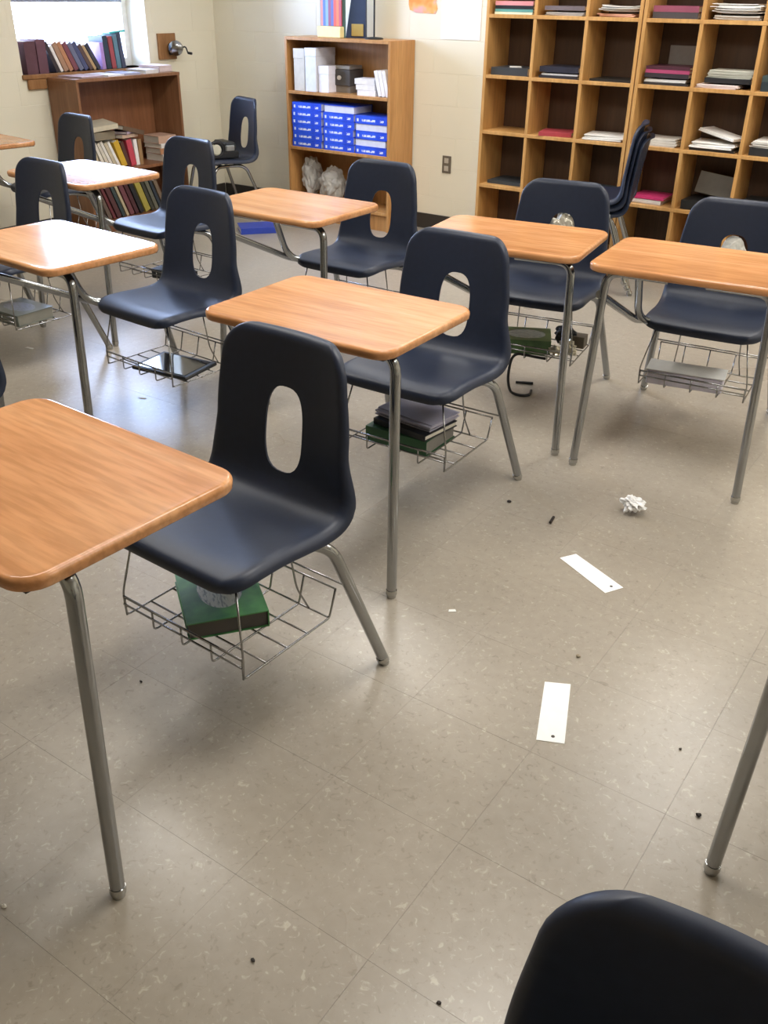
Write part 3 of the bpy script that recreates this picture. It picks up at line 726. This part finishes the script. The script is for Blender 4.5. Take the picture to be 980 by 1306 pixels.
ob('board', MB().add([(-.09, -.012, 0), (.055, -.012, 0), (.055, -.012, .34), (-.03, -.012, .34), (-.09, .012, 0), (.055, .012, 0), (.055, .012, .34), (-.03, .012, .34)],
   [(0, 1, 2, 3), (4, 7, 6, 5), (0, 4, 5, 1), (1, 5, 6, 2), (2, 6, 7, 3), (3, 7, 4, 0)]).mesh('board', plain('#33425e', .5)), fb)
ob('yellow_patch', MB().box(-.045, .04, -.020, -.0125, .012, .085, .002).mesh('yellow_patch', plain('#b09a58', .6)), fb)
st = tag(empty('metal_stand', (-3.975, FY + .12, zt)), 'thin black upright stand with a round base on the bookcase', 'stand')
ob('round_base', MB().lathe([(.062, 0), (.062, .006), (.05, .011), (.008, .014)], n=28).mesh('round_base', M_black, auto=40), st)
ob('pole', MB().tube([(0, 0, .013), (0, 0, .50)], .006, 10).mesh('pole', M_black, auto=40), st)
# wall posters, outlet
M_post = plain('#f2f0ea', .7)
m_or, nt, b = nodes('orange_print'); tc = N(nt, 'ShaderNodeTexCoord'); ns = N(nt, 'ShaderNodeTexNoise', Scale=9.0); nt.links.new(tc.outputs['Object'], ns.inputs['Vector'])
nt.links.new(ramp(nt, ns.outputs['Fac'], [(.42, lin('#e8943c')), (.52, lin('#efae62')), (.62, lin('#e9a8a0'))]), b.inputs['Base Color'])
vs = []; outl = [(-.11, 0), (-.10, -.03), (-.05, -.045), (.03, -.048), (.10, -.05), (.115, -.02), (.10, .02), (.125, .06), (.10, .12), (.12, .20), (-.11, .20)]
b2 = MB().add([(x, 0, z) for x, z in outl] + [(x, -.002, z) for x, z in outl], [tuple(range(len(outl))), tuple(range(2 * len(outl) - 1, len(outl) - 1, -1))] + [(i, (i + 1) % len(outl), (i + 1) % len(outl) + len(outl), i + len(outl)) for i in range(len(outl))])
tag(ob('wall_cutout', b2.mesh('wall_cutout', m_or), None, (-3.715, YB - .001, 1.42)), 'orange and pink paper cutout pinned to the back wall', 'poster')
m_ws, nt, b = nodes('white_worksheet'); tc = N(nt, 'ShaderNodeTexCoord'); ns = N(nt, 'ShaderNodeTexNoise', Scale=11.0, Detail=2.0); nt.links.new(tc.outputs['Object'], ns.inputs['Vector'])
nt.links.new(ramp(nt, ns.outputs['Fac'], [(.27, lin('#c3bfd0')), (.34, lin('#f2efe8'))]), b.inputs['Base Color'])
tag(ob('poster', MB().box(-.148, .148, -.002, 0, -.2, .2).mesh('poster', m_ws), None, (-3.42, YB - .001, 1.426)), 'white paper poster with faint drawing on the back wall', 'poster')
ot = tag(empty('wall_outlet', (-3.48, YB - .001, .452)), 'brown and grey electrical outlet on the back wall', 'outlet')
ob('cover_plate', MB().box(-.035, .035, -.006, 0, -.057, .057, .003).mesh('cover_plate', plain('#6b6153', .4)), ot)
for z in (-.026, .026): ob('socket', MB().box(-.017, .017, -.009, -.0055, z - .017, z + .017, .004).mesh('socket', plain('#b9b0a0', .4)), ot)
# pencil sharpener on plaque
pl = tag(ob('plaque', MB().box(0, .018, -.085, .085, -.085, .085, .002).mesh('plaque', M_plaque), None, (XL + .0005, 5.295, 1.125)), 'square brown wooden plaque mounted on the wall by the window', 'plaque')
ps = tag(empty('pencil_sharpener', (XL + .019, 5.325, 1.115)), 'chrome crank pencil sharpener fixed to the wooden plaque', 'sharpener')
ob('mount', MB().box(0, .03, -.03, .03, -.045, .03, .006).mesh('mount', M_black), ps)
ob('dial', MB().lathe([(.048, 0), (.052, .008), (.050, .022), (.03, .030), (.012, .033)], n=28).mesh('dial', M_chrome, auto=35), ps, (.055, -.002, 0), (R(90), 0, R(35)))
ob('housing', MB().lathe([(.04, -.05), (.046, -.03), (.046, 0), (.036, .002)], n=24).mesh('housing', M_black, auto=35), ps, (.055, -.002, 0), (R(90), 0, R(35)))
ob('crank', MB().tube(fillet([(.06, .04, .0), (.075, .075, .01), (.085, .085, -.035)], .015), .005, 8).tube([(.085, .085, -.033), (.115, .095, -.037)], .009, 10).mesh('crank', M_black, auto=40), ps)

# ------------------------------------------------------------------ cubby contents
CX = {'c0': -2.906, 'c1': -2.581, 'c2': -2.257, 'd0': -1.925, 'd1': -1.600, 'd2': -1.274}
ZRW = {5: ZR[4], 4: ZR[3], 3: ZR[2], 2: ZR[1], 1: ZR[0]}
cub_z = {}
def zz_(cell): return cub_z.get(cell, ZRW[int(cell[2])] + .0006)
def cfold(cell, col, t, desc, w=.22, h=.25, dx=0, dy=0, rz=0, name='folder', cat='folder'):
    z = zz_(cell); book(name, desc, cat, 'papers and folders in the cubbies', w, h, t, col, (CX[cell[:2]] + dx * .4, FY + .135 + dy, z), (0, 0, -PI / 2 + rz), page=M_paper); cub_z[cell] = z + t + .0008
def cpap(cell, t, desc, n=6, w=.235, d=.20, dx=0, dy=0, rz=0, mess=.01, col='#e4e2dd', tilt=0):
    z = zz_(cell); sheets('paper_stack', desc, 'paper', 'papers and folders in the cubbies', w, d, n, t, (CX[cell[:2]] + dx, FY + .135 + dy, z + (abs(math.sin(tilt)) * w / 2)), rz, col, mess, hash(cell) % 97 if False else sum(map(ord, cell)), tilt); cub_z[cell] = z + t * 1.1 + mess * .35 + .002
cfold('c05', '#cfd8bd', .012, 'pale green folder under teal and pink folders in a cubby', dx=.015)
cfold('c05', '#5f9a94', .014, 'teal folder between pale green and black folders in a cubby', dx=.02)
cfold('c05', '#25262a', .018, 'black folder under the pink folder in a cubby', dx=.02)
cfold('c05', '#d58f92', .022, 'pink folder topping the cubby stack with teal below', dx=.02)
cpap('c15', .02, 'grey-white paper stack in the cubby right of the pink folder', 7, dx=.012, mess=.008, col='#c9c4bd')
cfold('c15', '#6e6468', .022, 'dull mauve-grey notebook on a grey paper stack', dx=.02, name='notebook', cat='notebook')
cpap('c25', .018, 'orange-edged handouts under ruffled white paper', 3, w=.215, dx=0, mess=.012, col='#d9a68c', rz=-.1)
cpap('c25', .03, 'ruffled white papers piled over orange-edged handouts', 7, w=.215, dx=-.005, mess=.024, rz=.2)
cfold('d05', '#4a4446', .03, 'charcoal binder under a rose-edged binder in a cubby', dx=.01, name='binder', cat='binder')
cfold('d05', '#8e4b5e', .03, 'dusky rose binder on a charcoal binder', dx=.01, name='binder', cat='binder')
cpap('d15', .022, 'tidy lower paper stack under a messy white pile', 6, dx=.005, mess=.008, col='#cfcac2')
cpap('d15', .05, 'tall messy pile of white papers in the cubby', 11, dx=.0, mess=.022)
cfold('c04', '#3b3d3f', .042, 'dark grey binder with a white slip on top in a cubby', dx=.012, name='binder', cat='binder')
cpap('c04', .002, 'small white slip lying on a dark grey binder', 1, w=.07, d=.12, dx=.0, dy=-.02, rz=.5, mess=.001)
cfold('c14', '#2b2a30', .014, 'thin black notebook at the bottom of a dark cubby stack', dx=.015, name='notebook', cat='notebook')
cpap('c14', .012, 'white papers sandwiched between black notebooks', 3, dx=.015, mess=.005)
cfold('c14', '#2a2a36', .03, 'blue-black binder on white papers in a cubby', dx=.02, name='binder', cat='binder')
cfold('c24', '#26231f', .012, 'thin black folder alone in a cubby beside the unit seam', dx=.02)
cfold('d04', '#2d2b2c', .012, 'thin black folder under white papers below the magenta notebook', dx=.01)
cpap('d04', .018, 'white papers under a dark binder and magenta notebook', 4, dx=.0, mess=.006)
cfold('d04', '#342d33', .022, 'very dark binder under the magenta notebook', dx=.01, name='binder', cat='binder')
cfold('d04', '#a44468', .018, 'magenta notebook in a cubby stack', dx=.015, name='notebook', cat='notebook')
cfold('d04', '#4a2631', .016, 'dark wine notebook on the magenta notebook', dx=.015, name='notebook', cat='notebook')
o = boxed('box', 'light grey upright pad standing behind the magenta notebook', 'pad', CX['d0'] + .02, FY + .272, .20, .014, .19, '#8d8782', z=ZR[3] + .0006)
cpap('d14', .020, 'pinkish-white paper stack at a cubby front under a black binder', 5, w=.22, d=.20, dx=-.03, dy=-.02, mess=.006, col='#ecdcd6')
cfold('d14', '#242528', .024, 'black binder on a pinkish paper stack', dx=.03, dy=.01, w=.20, h=.25, name='binder', cat='binder')
cpap('d14', .040, 'pale green-grey paper bundle on a black binder', 8, w=.24, d=.18, dx=.02, dy=.01, mess=.007, col='#c8c9bd')
cfold('d24', '#2d3a40', .045, 'dark teal binder in the end cubby', dx=-.01, name='binder', cat='binder')
cfold('d24', '#41504f', .03, 'grey-teal binder on top in the end cubby', dx=-.01, name='binder', cat='binder')
cfold('c13', '#a8434a', .022, 'red folder with pale page edges alone in a cubby', w=.2, h=.2, dx=.0, rz=.25, dy=-.02)
cpap('c23', .030, 'fanned white papers in a cubby beside the red folder', 7, dx=.0, mess=.018, rz=.1)
cpap('d03', .034, 'grey-white papers in the cubby behind the nested chairs', 6, dx=.0, mess=.014, col='#cfcac0')
cfold('d13', '#2b2c2e', .012, 'thin black folder under a messy white paper heap', dx=-.01)
cpap('d13', .030, 'messy white paper heap on a thin black folder', 7, dx=.0, mess=.022, col='#eceae6')
cpap('d13', .018, 'skewed white booklet on top of the messy paper heap', 3, w=.24, d=.12, dx=.02, dy=-.01, mess=.006, rz=-.35, tilt=.16)
cfold('d23', '#2a2b2d', .040, 'black binder under white papers in the end cubby', dx=.0, name='binder', cat='binder')
cpap('d23', .040, 'white papers on a black binder in the end cubby', 7, dx=.0, mess=.012)
boxed('box', 'grey pad standing at the back of the end cubby', 'pad', CX['d2'], FY + .272, .20, .014, .21, '#6f6d66', z=ZR[2] + .0006)
cfold('c02', '#3a4044', .02, 'dark slate folder alone in the lower cubby by the outlet', dx=.03, dy=.03)
cfold('c12', '#34383d', .025, 'dark folder in the lower cubby behind a seat back', dx=.0, dy=.03)
cfold('c22', '#3c464f', .03, 'blue-grey binder in the lower cubby by the nested chairs', dx=.0, name='binder', cat='binder')
cfold('c22', '#5b6770', .012, 'pale blue-grey folder on a binder by the nested chairs', dx=.02)
cpap('d02', .022, 'white paper pad under the hot pink notebook', 4, w=.2, d=.2, dx=-.02, mess=.003, col='#d8d0c8')
cfold('d02', '#c2386c', .014, 'hot pink notebook on a white pad in a lower cubby', w=.2, h=.2, dx=-.02, name='notebook', cat='notebook')
cfold('d12', '#232323', .05, 'thick black binder with a grey board on it in a lower cubby', dx=.0, name='binder', cat='binder')
o = boxed('box', 'grey board leaning over the thick black binder in a lower cubby', 'board', CX['d1'] + .01, FY + .16, .22, .012, .12, '#6f6a60', z=zz_('d12') + .003)
o.rotation_euler = (R(-18), R(6), 0)
o.location.z += .014
cfold('d22', '#202122', .05, 'thick black binder in the lower end cubby', dx=.0, name='binder', cat='binder')
cfold('d22', '#2e3233', .03, 'charcoal folder on the thick black binder in the lower end cubby', dx=.01)
cpap('d01', .03, 'grey-green papers in the bottom cubby', 5, w=.22, d=.2, mess=.01, col='#8fa098')

# ------------------------------------------------------------------ things in the baskets
def ovalcover(name, base1, base2, ov, w, h):
    """green cover print with a pale oval and dark scribbled lines; object coords: x along width, y along height"""
    m, nt, b = nodes(name); tc = N(nt, 'ShaderNodeTexCoord')
    mp = N(nt, 'ShaderNodeMapping'); mp.inputs['Scale'].default_value = (1 / (w * .28), 1 / (h * .33), 0); mp.inputs['Location'].default_value = (0, 0, 0)
    nt.links.new(tc.outputs['Object'], mp.inputs['Vector'])
    ln = N(nt, 'ShaderNodeVectorMath', operation='LENGTH'); nt.links.new(mp.outputs[0], ln.inputs[0])
    ins = N(nt, 'ShaderNodeMath', operation='LESS_THAN'); ins.inputs[1].default_value = 1.0; nt.links.new(ln.outputs['Value'], ins.inputs[0])
    n1 = N(nt, 'ShaderNodeTexNoise', Scale=12.0, Detail=3.0); nt.links.new(tc.outputs['Object'], n1.inputs['Vector'])
    g = ramp(nt, n1.outputs['Fac'], [(.35, lin(base1)), (.65, lin(base2))])
    mp2 = N(nt, 'ShaderNodeMapping'); mp2.inputs['Scale'].default_value = (150, 40, 1); nt.links.new(tc.outputs['Object'], mp2.inputs['Vector'])
    n2 = N(nt, 'ShaderNodeTexNoise', Scale=1.0, Detail=2.0); nt.links.new(mp2.outputs[0], n2.inputs['Vector'])
    tx = ramp(nt, n2.outputs['Fac'], [(.38, lin('#74807e')), (.50, lin(ov))])
    nt.links.new(mixc(nt, ins.outputs[0], g, tx), b.inputs['Base Color']); b.inputs['Roughness'].default_value = .3
    return m
ZB = .1885
M_g1 = ovalcover('green_cover', '#2f663a', '#5a9a55', '#b9beb6', .19, .25)
p, r = in_desk('A', (.048, -.452, ZB), (0, 0, R(-124.4))); book('textbook', 'thick green textbook with a pale oval on its cover in a wire basket', 'book', None, .19, .25, .045, 'g1', p, r, page=plain('#4a4540', .8), mat=M_g1)
p, r = in_desk('B', (.02, -.432, ZB), (0, 0, R(90))); book('textbook', 'thick green and grey textbook under an open notebook in a basket', 'book', None, .19, .235, .052, '#2c5738', p, r, page=plain('#7d7a74', .8))
p, r = in_desk('B', (.005, -.435, ZB + .0525), (0, 0, R(82))); book('notebook', 'black notebook between a textbook and loose pages', 'notebook', None, .17, .22, .02, '#24262c', p, r)
p, r = in_desk('B', (.015, -.455, ZB + .073), (0, 0, R(-8))); sheets('notebook', 'open purple-grey notebook pages curling on top of the basket books', 'notebook', None, .23, .15, 5, .025, p, r.z, '#a9a6b6', .008, 11)
M_g2 = ovalcover('olive_green_cover', '#3f5a36', '#55764a', '#aeb6a8', .2, .24)
p, r = in_desk('C', (.035, -.408, ZB), (0, 0, R(108))); book('textbook', 'olive green textbook with a pale oval beside crumpled wrappers', 'book', None, .17, .205, .06, 'g2', p, r, page=plain('#6d6a5e', .8), mat=M_g2)
m_foil = plain('#c9c2ae', .3, .6, .5, .2, 40)
for k, (x, y, s, lab) in enumerate(((-.118, -.345, .026, 'crumpled silvery wrapper at the basket front beside the olive textbook'), (-.165, -.385, .022, 'small crumpled tan wrapper in the basket corner'), (-.13, -.455, .028, 'grey crumpled wrapper behind the silvery one'))):
    p, r = in_desk('C', (x, y, ZB)); crumple('wrapper', lab, 'wrapper', p, s * 1.3, s, s * .8, .6, 20 + k, m_foil, 3, 1.8)
p, r = in_desk('C', (-.105, -.525, ZB)); crumple('black_pouch', 'small black pouch in the basket behind the wrappers', 'pouch', p, .05, .03, .042, .3, 31, plain('#1c1c20', .6), 3)
p, r = in_desk('C', (-.165, -.53, ZB)); boxed('box', 'small brown box in the basket beside the black pouch', 'box', p.x, p.y, .05, .06, .05, '#5f5648', z=p.z, rz=r.z)
pts = [in_desk('C', q)[0] for q in ((-.09, -.296, .1955), (-.05, -.295, .1955), (0, -.296, .197), (.03, -.279, .20), (.05, -.274, .17), (.06, -.285, .09), (.06, -.325, .02), (.035, -.325, .007), (-.002, -.325, .007), (-.02, -.35, .007), (-.012, -.395, .007))]
sm = catmull([tuple(q) for q in pts], 5)
tag(ob('strap', MB().tube(sm, .006, 8).mesh('strap', M_black, smooth=True)), 'thin black strap dangling from a wire basket to the floor', 'strap')
p = (-1.70, 3.46, .0)
# paper pad in D
p, r = in_desk('D', (.035, -.354, ZB), (0, 0, R(5))); t = tag(empty('paper_pad', p, r.z), 'white and lavender folded paper pad in a wire basket', 'paper')
ob('pad', MB().box(-.14, .14, -.05, .05, 0, .055, .004).mesh('pad', plain('#cdc8d6', .8)), t)
ob('top_sheet', MB().add(*(lambda v: (v, [(0, 1, 3, 2), (4, 6, 7, 5), (0, 2, 6, 4), (1, 5, 7, 3), (0, 4, 5, 1), (2, 3, 7, 6)]))([(-.145, .055, .058), (.145, .055, .058), (-.145, -.05, .064), (.145, -.05, .064), (-.145, .055, .0605), (.145, .055, .0605), (-.145, -.05, .0665), (.145, -.05, .0665)])).mesh('top_sheet', M_paper), t)
# tablet in E
p, r = in_desk('E', (-.047, -.42, ZB + .001), (0, 0, R(11))); t = tag(empty('tablet', p, r.z), 'black tablet with a glossy screen lying in a wire basket', 'tablet')
ob('case', MB().box(-.135, .135, -.10, .10, 0, .014, .005).mesh('case', M_black), t)
ob('screen', MB().box(-.115, .115, -.082, .082, .0142, .0152).mesh('screen', plain('#20222b', .06, 0, .8)), t)
# F basket
p, r = in_desk('F', (-.09, -.36, ZB), (0, 0, .2)); boxed('box', 'small dark grey box with a silver lid in a wire basket', 'box', p.x, p.y, .13, .09, .045, '#34363a', z=p.z, rz=r.z, lid=.012)
p, r = in_desk('F', (-.13, -.45, ZB), (0, 0, -.3)); boxed('box', 'flat black case in a wire basket beside a dark grey box', 'case', p.x, p.y, .12, .08, .03, '#1d1e21', z=p.z, rz=r.z)
# H basket
M_g3 = ovalcover('grey_green_cover', '#6a716a', '#7d837c', '#8f93a8', .2, .26)
p, r = in_desk('H', (-.06, -.40, ZB), (0, 0, R(93))); book('hardcover_book', 'grey-green hardcover book with pale oval, filling a wire basket', 'book', None, .19, .23, .05, 'g3', p, r, page=plain('#8c8a80', .8), mat=M_g3)
# corner chair tape player
e = Matrix.Translation((-4.96, 5.107, 0)) @ Matrix.Rotation(R(160), 4, 'Z')
tp = tag(empty('tape_player', e @ Vector((0, .02, .4485)), R(160)), 'black tape player with grey handle and headphone ring on the corner chair', 'tape player')
ob('body', MB().box(-.12, .13, -.12, .10, 0, .045, .006).mesh('body', plain('#1f2022', .5)), tp)
ob('speaker_hump', MB().box(-.09, .11, -.115, -.03, .0455, .10, .012).mesh('speaker_hump', plain('#2a2b2d', .5)), tp)
ob('silver_panel', MB().box(-.126, -.10, -.085, -.02, .0455, .085, .006).mesh('silver_panel', plain('#9a9a96', .4, .4)), tp)
rg = [(-.112, .055 + .056 * math.cos(2 * PI * k / 24), .062 + .05 * math.sin(2 * PI * k / 24)) for k in range(25)]
ob('headphone_band', MB().tube(rg, .010, 8).mesh('headphone_band', M_black, smooth=True), tp)
ob('ear_cup', MB().lathe([(.036, -.012), (.038, 0), (.030, .010), (.012, .011)], n=20).mesh('ear_cup', plain('#c6c3ae', .5), auto=40), tp, (-.118, .055, .06), (0, R(-90), 0))

# things pushed into the seat-back slots
for k_, (lab, amp, col, sd_) in {'C': ('crumpled silvery wrap stuffed in a seat-back slot', .3, '#bcb6a6', 61), 'D': ('pale grey paper wad filling a seat-back slot', .10, '#b9b7ae', 62)}.items():
    p, r = in_desk(k_, (0, SY - .222, .502))
    o = crumple('paper_wad', lab, 'paper wad', p, .054, .026, .094, amp, sd_, plain(col, .35 if k_ == 'C' else .6, .3 if k_ == 'C' else 0, .5, .15, 40), 4, 1.4); o.rotation_euler = (R(8), 0, r.z)

# ------------------------------------------------------------------ floor litter
def flat(name, label, cat, quad, th, col, group=None, dot=None):
    c = Vector((sum(q[0] for q in quad) / 4, sum(q[1] for q in quad) / 4, 0)); b = MB()
    b.add([(q[0] - c.x, q[1] - c.y, .0005) for q in quad] + [(q[0] - c.x, q[1] - c.y, .0005 + th) for q in quad], [(3, 2, 1, 0), (4, 5, 6, 7), (0, 1, 5, 4), (1, 2, 6, 5), (2, 3, 7, 6), (3, 0, 4, 7)])
    o = tag(ob(name, b.mesh(name, plain(col, .75, 0, .3, .02)), None, c), label, cat, group)
    if dot: ob('hole_mark', MB().lathe([(.0045, 0), (.0045, .0004)], n=12).mesh('hole_mark', plain('#4a463f', .8)), o, (dot[0] - c.x, dot[1] - c.y, .0006 + th))
    return o
flat('paper_card', 'white paper card lying parallel to the aisle, nearer the aisle-side desk leg', 'paper', [(-.677, 1.714), (-.620, 1.743), (-.543, 1.542), (-.602, 1.516)], .0008, '#f4f3f0', 'paper cards on the floor', (-.575, 1.548))
flat('paper_card', 'white paper card lying skewed below the crumpled paper ball', 'paper', [(-.897, 2.267), (-.866, 2.317), (-.677, 2.227), (-.709, 2.170)], .0008, '#f1f0ee', 'paper cards on the floor', (-.708, 2.212))
def zpix(u, v, z=0.0):
    d = rt * ((u - 490) / FPX) + dn * ((v - 653) / FPX) + fw; k = (z - CAMH) / d.z; return Vector((0, 0, CAMH)) + d * k
q = zpix(806, 655); crumple('paper_ball', 'crumpled white paper ball on the floor', 'paper ball', (q.x, q.y, 0.0005), .036, .030, .026, .55, 5, plain('#ecebea', .8), 4, 1.7)
M_bit = plain('#2a211c', .6)
for k, (u, v, s, lab, m) in enumerate(((650, 641, .011, 'dark brown crumb on the floor behind the skewed paper card', M_bit), (738, 838, .009, 'tiny tan crumb on the floor between the two paper cards', plain('#9a8d78', .6)), (891, 1041, .009, 'black crumb on the floor beside the aisle desk leg', M_bit),
        (112, 1156, .0, '', M_bit), (868, 956, .006, 'tiny grey crumb on the floor right of the straight paper card', plain('#5a5148', .6)), (560, 1280, .007, 'small dark crumb on the floor by a tile seam', M_bit), (323, 1226, .007, 'dark speck of grit on the floor near a chair desk leg', M_bit), (180, 870, .006, 'small grey speck on the floor left of the book basket', M_bit), (6, 1157, .008, 'pale crumb on the floor beside the large desktop leg', plain('#cfc9bd', .6)))):
    if s: q = zpix(u, v); crumple('crumb', lab, 'crumb', (q.x, q.y, .0005), s * .7, s * .5, s * .4, .4, 40 + k, m, 2, 1.5)
q = zpix(704, 665); tag(ob('pencil_stub', MB().tube([(-.02, 0, .0055), (.02, 0, .0055)], .005, 6).mesh('pencil_stub', M_bit), None, (q.x, q.y, 0.0005), (0, 0, R(100))), 'short dark pencil stub on the floor above the skewed paper card', 'pencil')
q = zpix(669, 490); tag(ob('marker_pen', MB().tube([(-.038, 0, .0065), (-.012, 0, .0065), (-.012, 0, .0065), (.038, 0, .0065)], .006, 10, rads=[.0055, .0055, .0062, .0062]).mesh('marker_pen', M_black, auto=40), None, (q.x, q.y, .0005), (0, 0, R(-10 + 35))), 'black marker pen on the floor beside the dangling strap', 'pen')
for u, v, w, h, a, lab in ((577, 779, .022, .012, .6, 'tiny white paper scrap on the floor right of a chair leg'), (182, 508, .035, .014, .2, 'white paper scrap on the floor under the tablet basket'), (38, 444, .05, .016, .1, 'white paper scrap on the floor by the grey-green book basket'), (692, 708, .0, 0, 0, '')):
    if w:
        q = zpix(u, v); ca, sa = math.cos(a), math.sin(a)
        flat('paper_scrap', lab, 'paper scrap', [(q.x + ca * i * w - sa * j * h, q.y + sa * i * w + ca * j * h) for i, j in ((-.5, -.5), (.5, -.4), (.4, .5), (-.4, .4))], .0008, '#efeee9', 'paper scraps on the floor')
book('book', 'blue book lying on the floor in front of the bookcase', 'book', None, .20, .25, .04, '#2f45a8', (-4.54, 5.00, .0005), (0, 0, R(-40)), page=plain('#d8d8e4', .8))
